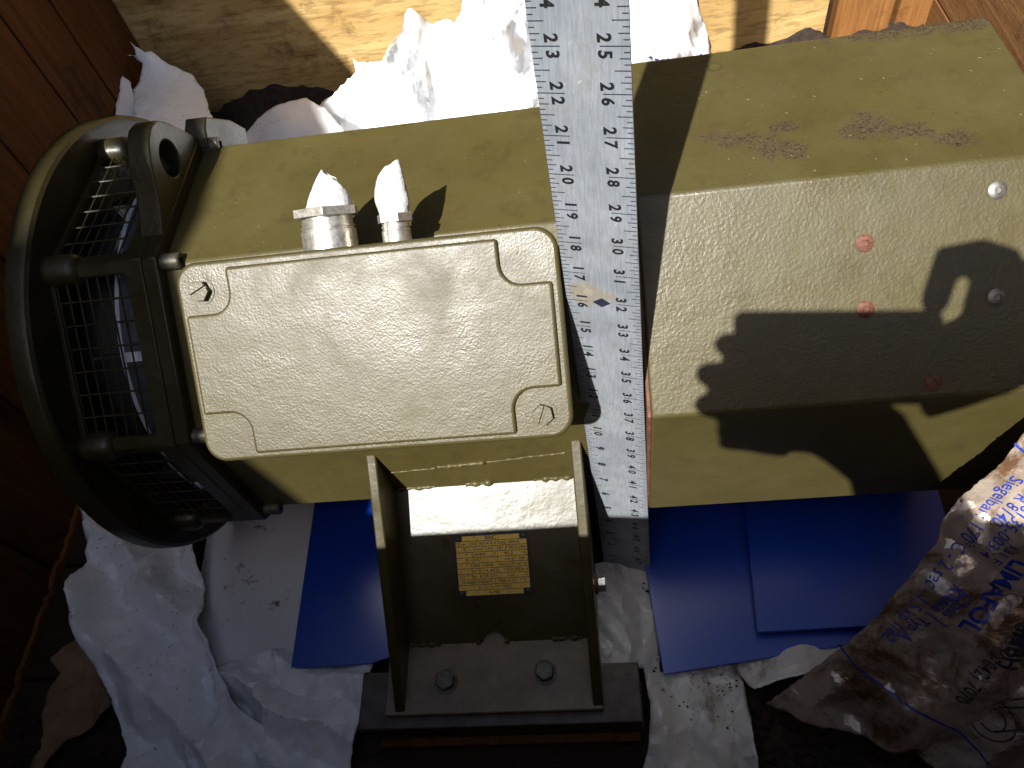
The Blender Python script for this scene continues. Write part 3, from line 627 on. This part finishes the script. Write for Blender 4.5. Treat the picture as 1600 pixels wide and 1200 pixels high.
# ---- terminal box
tb = MB().prism(rrect(-11.0, -1.1, -2.65, 2.38, .5), DB-.1, 9.95, f45).build('terminal_box', 'cast', gen, .05)
DC = 10.25                                   # outer surface of the cover rim
cov = MB().prism(rrect(-11.34, -.77, -2.98, 2.69, .62, 8), 9.90, DC, f45).build('box_cover', 'cast', tb, .12, seg=4)
def notch(cx, cy, sx, sy, w=1.33, h=1.22, r=.55, n=6):
    """concave corner: returns points going round a rounded step at corner (cx,cy) with inward directions sx,sy"""
    p = [(cx, cy+sy*h)]
    ox, oy = cx+sx*(w-r), cy+sy*(h-r)
    for k in range(n+1):
        a = math.pi/2*(k/n); p.append((ox+sx*r*math.sin(a), oy+sy*r*math.cos(a)))
    p.append((cx+sx*w, cy)); return p
x0, x1, y0, y1 = -11.13, -1.0, -2.77, 2.48
pp = notch(x0, y0, 1, 1)+notch(x1, y0, -1, 1)[::-1]+notch(x1, y1, -1, -1)+notch(x0, y1, 1, -1)[::-1]
MB().prism(pp, DC-.03, DC+.15, f45).build('raised_panel', 'cast', cov, .13, seg=4)
def inset(p, d):
    n = len(p); out = []
    for i in range(n):
        a, b, c = Vector(p[i-1]), Vector(p[i]), Vector(p[(i+1) % n]); e1 = (b-a).normalized(); e2 = (c-b).normalized()
        nn = Vector((-e1.y-e2.y, e1.x+e2.x)); nn.normalize(); out.append((b.x+nn.x*d, b.y+nn.y*d))
    return out
for x, s_, rot in ((-10.62, 1.91, .45), (-1.58, -2.28, 1.2)):
    fr = (lambda x, s_: lambda a, b, d: f45(x+a, s_+b, DC+d))(x, s_)
    MB().prism(circ(.38, 24), -.02, .03, fr).build('washer', 'cast', cov)
    # slotted hexagon head as two halves
    bt = MB()
    c_, s2 = math.cos(rot), math.sin(rot)
    hx = [(.30*math.cos(math.radians(60*k+30)), .30*math.sin(math.radians(60*k+30))) for k in range(6)]
    up_ = [(.26, .035), (.30*math.cos(math.radians(30)), .15), (0, .30), (-.30*math.cos(math.radians(30)), .15), (-.26, .035)]
    rotp = lambda q: (q[0]*c_-q[1]*s2, q[0]*s2+q[1]*c_)
    bt.prism([rotp(q) for q in hx], .0, .15, fr)
    bt.prism([rotp(q) for q in up_], .15, .22, fr); bt.prism([rotp((-a, -b)) for a, b in up_], .15, .22, fr)
    bt.build('slotted_bolt', MAT['cast'], cov, .012)
# cable glands
def gland(x, d, r, rn, s0, s1, s2, hexrot):
    fr = lambda a, b, k: f45(x+a, k, d+b)
    gl = MB().lathe([(s0, r), (s1-.02, r), (s1, r*.94), (s1+.06, r*.93), (s1+.06, r*.98), (s1+.10, r*.98), (s1+.10, r*.92), (s2-.1, r*.92), (s2-.1, r*.5)], fr, 40).build('cable_gland', 'nickel', tb)
    MB().ring([(q*1., w) for q, w in [(rn*math.cos(2*math.pi*k/48+hexrot)/max(abs(math.cos(((2*math.pi*k/48) % (math.pi/3))-math.pi/6)), .01)*.88, rn*math.sin(2*math.pi*k/48+hexrot)/max(abs(math.cos(((2*math.pi*k/48) % (math.pi/3))-math.pi/6)), .01)*.88) for k in range(48)]], circ(r*.80, 48), s2-.24, s2, fr).build('gland_nut', 'nickel', gl, .015)
gland(-7.42, 8.42, .79, .98, 2.3, 3.25, 3.86, .3)
gland(-5.43, 8.42, .42, .52, 2.3, 3.05, 3.50, .1)
# ---- mounting foot
ft = MB()
xi0, xi1 = -8.0, -1.15
tp = (12.80, 6.37); bp = (7.86, 2.92)
def pl_fr(a, u, d):   # along x, down the sloping plate, outwards
    L = math.hypot(bp[0]-tp[0], bp[1]-tp[1]); ey, ez = (bp[0]-tp[0])/L, (bp[1]-tp[1])/L
    return (a, tp[0]+ey*u+ez*d, tp[1]+ez*u-ey*d)
LP = math.hypot(bp[0]-tp[0], bp[1]-tp[1])
mp = MB()
half = [(xi0, -.3), (xi0, LP), (-4.72-.42, LP)]+[(-4.72+.42*math.cos(math.radians(180-180*k/10)), LP-.42*math.sin(math.radians(180-180*k/10))) for k in range(1, 10)]+[(-4.72+.42, LP), (xi1, LP), (xi1, -.3)]
mp.prism(half, -.35, 0, pl_fr); foot = mp.build('foot_plate', 'bracket', gen)
gp = [(12.85, 9.2), (12.6, 8.95), (5.55, 2.98), (5.42, 2.80), (5.42, 2.56), (12.85, 2.56)]
for xa, xb in ((-8.36, -8.0), (-1.15, -.79)):
    MB().prism(gp, xa, xb, lambda a, b, d: (d, a, b)).build('gusset', 'bracket', foot, .05)
MB().box(-8.75, -.78, 5.38, 9.5, 2.56, 2.92).build('base_flange', 'dusty', foot, .05)
for x, y in ((-6.5, 6.5), (-2.82, 6.7)):
    fr = (lambda x, y: lambda a, b, d: (x+a, y+b, 2.92+d))(x, y)
    bt = MB().lathe([(0, .44), (.06, .44), (.06, .001)], fr, 24).build('washer', 'bolt', foot)
    MB().prism(hexa(.37, .4), .06, .36, fr).build('hex_bolt', 'bolt', foot, .04)
fr = lambda a, b, d: (-.79+d, 9.6+a, 3.75+b)
MB().lathe([(0, .36), (.12, .36), (.12, .001)], fr, 20).build('washer', 'rust', foot)
MB().prism(hexa(.30), .12, .42, fr).build('hex_bolt', 'nickel', foot, .03)
def weld(pts, r, name='weld_bead'):
    P = []; Rr = []
    for i in range(len(pts)-1):
        a, b = Vector(pts[i]), Vector(pts[i+1]); k = max(3, int((b-a).length/.08))
        for j in range(k):
            q = a+(b-a)*j/k; P.append(q+Vector((0, .03*noise.noise(q*3), .04*noise.noise(q*2.5+Vector((5, 0, 0)))))); Rr.append(r*(.8+.5*noise.noise(q*4)+.25*math.sin(len(P)*1.3)))
    MB().tube(P, Rr, 8).build(name, 'paint', foot, smooth=80)
weld([pl_fr(-7.9, .02, .05), pl_fr(-6.4, .0, .05)], .10); weld([pl_fr(-5.3, .0, .05), pl_fr(-4.2, -.02, .06)], .15); weld([pl_fr(-2.7, -.02, .05), pl_fr(-1.2, .0, .06)], .13)
weld([pl_fr(-7.9, LP-.05, .06), pl_fr(-6.7, LP-.03, .06)], .10); weld([pl_fr(-2.5, LP-.05, .06), pl_fr(-1.3, LP-.05, .05)], .09)
weld([pl_fr(-5.35, LP-.08, .06), pl_fr(-5.15, LP-.03, .06)], .13); weld([pl_fr(-4.3, LP-.05, .06), pl_fr(-4.05, LP-.03, .06)], .13)
weld([f0(-8.2, -.85, DB+.0), f0(-6.0, -.66, DB+.0)], .05); weld([f0(-6.0, -.62, DB+.0), f0(-4.2, -.5, DB+.01)], .10); weld([f0(-4.2, -.5, DB+.0), f0(-1.3, -.2, DB+.0)], .05)
# name plate
np_ = MB().prism(rrect(-5.96, -3.10, 1.9, 4.28, .04, 2), -.01, .035, pl_fr).build('name_plate', 'inkdark', foot); tag(np_, 'brass name plate with black lettering')
rows = [(('BBC', .5, .5, 1),), (('Typ', .02, .14, .7), ('DRE 307-4 B d DAE 1450-6', .2, .9, .8)), (('3 ~ Gen.', .1, .40, .8), ('Nr.  641 0 E4 02284', .46, .98, .8)),
        (('Y   230/400      V', .12, .56, .8), ('43,3       A', .68, .98, .8)), (('30 kVA', .12, .32, .8), ('cos φ   0,8', .66, .95, .8)),
        (('1500 / 1800     /min', .2, .72, .8), ('50 / 60 Hz', .76, .98, .8)), (('Err. K / H  66/25      V', .2, .72, .8), ('0,54/0,26 A', .75, .99, .8)),
        (('I.Cl. F   Err.  B', .03, .34, .8), ('IP 23', .38, .52, .8), ('0,26          T', .7, .98, .8)), (('Funkentstörgrad K', .05, .48, .8), ('VDE 0530   1/72', .56, .96, .8)), (('6115-12-191-9820', .28, .74, .8),), (('BUND', .45, .6, .9),)]
splits = [[], [], [.43], [.58], [.38, .58], [.73], [.73], [.36, .55], [.52], [], []]
brass = MB(); ink = MB(); X0, X1, U0, U1 = -5.88, -3.18, 1.96, 4.23; rh_ = (U1-U0)/11
for i, row in enumerate(rows):
    u0, u1 = U0+i*rh_+.011, U0+(i+1)*rh_-.011
    e = .26 if i in (0, 10) else .0
    cuts = [X0+e]+[X0+(X1-X0)*c for c in splits[i]]+[X1-e]
    for k in range(len(cuts)-1): brass.box(cuts[k]+(.007 if k else 0), cuts[k+1]-(.007 if k < len(cuts)-2 else 0), u0, u1, .03, .042, pl_fr)
    for body, a, b, hgt in row:
        v, f = text_mesh(body, 1., .006, 'CENTER'); xs = [p[0] for p in v]; w = max(xs)-min(xs)
        if i == 0 or i == 10: a, b = .5-.075, .5+.075
        sx = (X1-X0)*(b-a)/w; cx = X0+(X1-X0)*(a+b)/2; sy = rh_*.70*hgt/.73
        if i == 10: sy *= .85
        ink.add([pl_fr(cx+(x-(max(xs)+min(xs))/2)*sx, (u0+u1)/2-y*sy, .0455) for x, y in v], f)
brass.build('brass_fields', 'brass', np_); ink.build('engraved_lettering', 'black', np_)
for x in (X0+.1, X1-.1):
    for u in (U0+.10, U1-.10):
        MB().lathe([(.03, .085), (.07, .075), (.09, .04), (.095, .005)], (lambda x, u: lambda a, b, d: pl_fr(x+a, u+b, d))(x, u), 14).build('rivet', 'bolt', np_)

# paper stuffed into the glands
def plug(name, x, r, s0, tip, seed, label, lean):
    mb = MB(); seg, nl = 28, 14; vs_ = []
    for i in range(nl+1):
        t = i/nl
        for k in range(seg):
            a = 2*math.pi*k/seg; rr = r*(1-lean[2]*t**2.2)*(1+lean[3]*math.sin(math.pi*t))
            q = Vector((math.cos(a)*1.5, math.sin(a)*1.5, t*2.5+seed)); rr *= 1+.10*noise.noise(q)+.08*abs(noise.noise(q*2.0))+.02*noise.noise(q*4)
            flat = 1-.45*t
            top = s0+(tip-s0)*t*(1-.30*t*(.5-.5*math.cos(a-lean[4]))+.05*t*noise.noise(Vector((math.cos(a)*1.6, math.sin(a)*1.6, seed))))
            vs_.append(f45(x+lean[0]*t+rr*math.cos(a), top, 8.42+lean[1]*t+rr*math.sin(a)*flat))
    f = [(i*seg+k, i*seg+(k+1) % seg, (i+1)*seg+(k+1) % seg, (i+1)*seg+k) for i in range(nl) for k in range(seg)]
    c = len(vs_); vs_.append(tuple(sum(Vector(v) for v in vs_[-seg:])/seg)) if False else vs_.append(f45(x+lean[0], s0+(tip-s0)*.72, 8.42+lean[1]))
    f += [(nl*seg+k, nl*seg+(k+1) % seg, c) for k in range(seg)]+[tuple(range(seg))[::-1]]
    o = mb.add(vs_, f).build(name, 'paper', smooth=45); return tag(o, label, 'paper plug', 'paper plugs stuffed into the cable glands')
plug('paper_plug', -7.42, .66, 3.5, 4.95, 3.1, 'wide wad of white tissue stuffed in the larger cable gland', (.28, 0, .62, .0, math.pi))
plug('paper_plug', -5.43, .33, 3.2, 4.95, 8.4, 'narrow twist of white tissue stuffed in the smaller cable gland', (-.03, 0, -.05, .42, 0.3))

# ================================================================== ruler
B0 = Vector((.521, 11.507, .02)); AX = Vector((-.01606, .09094, .99573)).normalized(); WD = Vector((.95497, -.29368, .04222)); WD = (WD-AX*WD.dot(AX)).normalized(); NR = AX.cross(WD)
if NR.y > 0: NR = -NR
def rfr(w, n, d): p = B0+WD*w+AX*n+NR*d; return tuple(p)
ruler = thing('ruler', 'scratched aluminium ruler standing upright in front of the generator', 'ruler', tuple(B0))
MB().box(-1, 1, 0, 48, -.07, 0, rfr).build('blade', 'alu', ruler, .012)
tk = MB()
for i in range(1, 48*8):
    n_ = i/8; ln = .60 if i % 8 == 0 else .33 if i % 4 == 0 else .22 if i % 2 == 0 else .13
    hw = .011
    tk.add([rfr(-1+.004, n_-hw, .004), rfr(-1+ln, n_-hw, .004), rfr(-1+ln, n_+hw, .004), rfr(-1+.004, n_+hw, .004)], [(0, 1, 2, 3)])
    tk.add([rfr(1-ln, n_-hw, .004), rfr(1-.004, n_-hw, .004), rfr(1-.004, n_+hw, .004), rfr(1-ln, n_+hw, .004)], [(0, 1, 2, 3)])
tag(tk.build('tick_marks', 'inkdark', ruler), kind='stuff')
nm = MB()
digs = {}
for dgt in '0123456789':
    v, f = text_mesh(dgt, 1., .034, 'CENTER'); xs = [p[0] for p in v]; ys = [p[1] for p in v]; cx, cy = (min(xs)+max(xs))/2, (min(ys)+max(ys))/2
    hh = max(ys)-min(ys); digs[dgt] = ([((x-cx)/hh, (y-cy)/hh) for x, y in v], f)
def numeral(num, n_, w):
    st = str(num); offs = [0.0] if len(st) == 1 else [.165, -.165]
    if len(st) == 1: offs = [.0]
    for ch, o in zip(st, offs):
        v, f = digs[ch]; hgt = .29
        nm.add([rfr(w+y*hgt, n_+o-x*hgt*.95, .006) for x, y in v], f)
for n_ in range(1, 48):
    numeral(n_, n_+(0 if n_ > 9 else .0), -1+.44)
    numeral(48-n_, n_, 1-.50)
tag(nm.build('numerals', 'black', ruler), kind='stuff')
dm = MB(); dm.add([rfr(-.03+.25*a, 16+.17*b, .006) for a, b in ((-1, .0), (.05, 1), (1, 0.), (-.05, -1))], [(0, 1, 2, 3)]); dm.build('diamond_mark', 'inkdark', ruler)

# ================================================================== the photographer's phone and hands (behind the lens)
CL = Vector((0, 0, H))
def cf(x, y, z): return tuple(CL+RX*x+DN*y+FW*z)
ph = thing('phone', 'black phone held level above the crate', 'phone', cf(1.7, 0, -.3))
MB().prism(rrect(-1.25, 4.65, -1.36, 1.36, .3, 5), -.42, -.12, cf).build('case', 'glassblack', ph, .05)
mbh = MB()
ZS = [1, 0, 0]
def limb(pts, r): mbh.tube([cf(p[0]+ZS[1], p[1], p[2]*ZS[0]+ZS[2]) for p in pts], r, 14)
def finger(a, b, c, tip, r):
    P = [Vector(a), Vector(b), Vector(c), Vector(tip)]; d = (P[3]-P[2]).normalized()
    limb([tuple(p) for p in P]+[tuple(P[3]+d*r*.6), tuple(P[3]+d*r*.92)], [r*1.15, r*1.08, r, r*.92, r*.68, r*.2])
ZS[:] = [-1, -.3, -.45]
# hand behind the phone, fingers spread to its far end
finger((1.5, .75, .32), (.4, .15, .42), (-.7, -.3, .36), (-1.35, -.38, .25), .40)
finger((1.4, 1.35, .32), (0, .85, .46), (-1.2, .55, .40), (-1.9, .50, .28), .43)
finger((1.4, 2.0, .32), (0, 1.75, .46), (-1.3, 1.5, .40), (-1.95, 1.42, .28), .43)
finger((1.6, 2.6, .32), (.5, 2.7, .42), (-.7, 2.75, .36), (-1.5, 2.72, .28), .29)
limb([(1.2, 1.7, .3), (2.2, 2.1, .3), (3.2, 2.7, .2), (3.8, 3.5, .1), (4.3, 4.8, .6), (5.2, 8, 2.8), (6.5, 12, 6.5)], [.85, 1.15, 1.2, 1.25, 1.5, 1.75, 1.9])
limb([(1.2, 2.5, .3), (2.2, 2.9, .3), (3.2, 3.5, .1)], [.5, .75, .9])
limb([(1.6, 1.6, .5), (.4, 1.3, .5), (-.7, 1.1, .5), (-1.6, 1.0, .5)], [1.2, 1.15, 1.1, .75])
limb([(.2, .5, .6), (-.8, .25, .6), (-1.3, .25, .6)], [.65, .62, .5])
limb([(.2, 2.4, .5), (-.9, 2.2, .5), (-1.6, 1.95, .5)], [.75, .72, .55])
limb([(.4, 2.6, .5), (-.6, 2.5, .5), (-1.2, 2.45, .5)], [.7, .62, .5])
limb([(1.4, 2.3, .4), (0, 2.25, .4), (-1.1, 2.1, .4)], [.85, .8, .4])
limb([(1.3, 1.0, .3), (2.4, 1.5, .3), (3.4, 2.4, .2)], [.45, .7, .9])
ZS[:] = [1, 0, 0]
# other hand at the top right corner, index finger arched over
finger((6.6, -2.5, -.1), (5.7, -2.85, .0), (4.85, -2.78, .0), (4.45, -1.6, -.2), .44)
finger((6.6, -2.2, -.3), (5.8, -2.35, -.4), (5.2, -2.62, -.4), (4.8, -2.55, -.4), .36)
limb([(5.5, .7, -.3), (6.2, .4, -.3), (7.2, -.2, -.3)], [.7, .75, .8])
limb([(5.8, -2.0, -.3), (5.68, -.8, -.3), (5.4, .3, -.3)], [.5, .62, .7])
limb([(4.2, 1.3, -.6), (5.2, .9, -.5), (6.2, .4, -.4)], [.6, .65, .7])
limb([(6.3, -2.1, -.2), (6.5, -1, -.2), (6.3, .2, -.2)], [.6, .9, .8])
finger((6.6, -1.7, .2), (6.0, -1.5, .4), (5.6, -1.0, .4), (5.0, -.6, .35), .36)
finger((6.6, -1.0, .2), (6.0, -.7, .45), (5.4, -.3, .4), (4.9, 0., .35), .36)
finger((6.7, -.2, .2), (6.1, .1, .4), (5.5, .4, .4), (5.1, .6, .35), .32)
finger((6.9, -.6, -.6), (6.2, -.9, -1.0), (5.4, -.9, -.9), (4.7, -.7, -.75), .40)
limb([(6.1, -1.9, .1), (6.7, -1.9, 0), (7.4, -1.2, -.1), (8.4, -.6, -.3), (10, .3, -.8), (14, 2.5, -2.5), (18, 5, -4)], [.62, .95, 1.35, 1.3, 1.35, 1.7, 1.9])
limb([(6.3, -.6, .1), (6.9, -.1, 0), (7.6, -.2, -.1)], [.75, .95, 1.0])
person = mbh.build('person', 'skin', None, smooth=80)
rm = person.modifiers.new('join', 'REMESH'); rm.mode = 'VOXEL'; rm.voxel_size = .0028; rm.use_smooth_shade = True
sm = person.modifiers.new('soften', 'SMOOTH'); sm.iterations = 6; sm.factor = .5
tag(person, 'bare hands and forearms holding a phone level above the crate', 'person')

# ================================================================== dust and chaff on the paint
mb = MB()
def fleck(p, u, v): mb.add([tuple(p-u-v*.5), tuple(p+u-v), tuple(p+u*.9+v), tuple(p-u*.8+v*.9)], [(0, 1, 2, 3)])
random.seed(21)
for _ in range(55):
    x = random.uniform(2.3, 13); y = YA+random.uniform(-3.1, 3.1); a = random.uniform(0, 6.28); l = random.choice((.015, .02, .03, .05)); w = .008
    fleck(Vector((x, y, ZA+DE+.012)), Vector((math.cos(a), math.sin(a), .05))*l, Vector((-math.sin(a), math.cos(a), 0))*w)
for _ in range(40):
    x = random.uniform(-12.5, -.6); y = YA+random.uniform(-2.7, 2.7); a = random.uniform(0, 6.28); l = random.choice((.012, .02, .03)); w = .007
    fleck(Vector((x, y, ZA+DB+.012)), Vector((math.cos(a), math.sin(a), .05))*l, Vector((-math.sin(a), math.cos(a), 0))*w)
for _ in range(60):
    x = random.uniform(-11, -1); s_ = random.uniform(-2.6, 2.3); a = random.uniform(0, 6.28); l = random.choice((.012, .02, .035)); w = .007
    p = Vector(f45(x, s_, DC+.17)); e = Vector(f45(1, 0, 0))-Vector(f45(0, 0, 0)); q = Vector(f45(0, 1, 0))-Vector(f45(0, 0, 0))
    fleck(p, (e*math.cos(a)+q*math.sin(a))*l, (-e*math.sin(a)+q*math.cos(a))*w)
tag(mb.build('dust_flecks', plain('chaff', (.36, .31, .2, 1), .8)), 'pale specks of chaff lying on the olive paint', 'dust', kind='stuff')
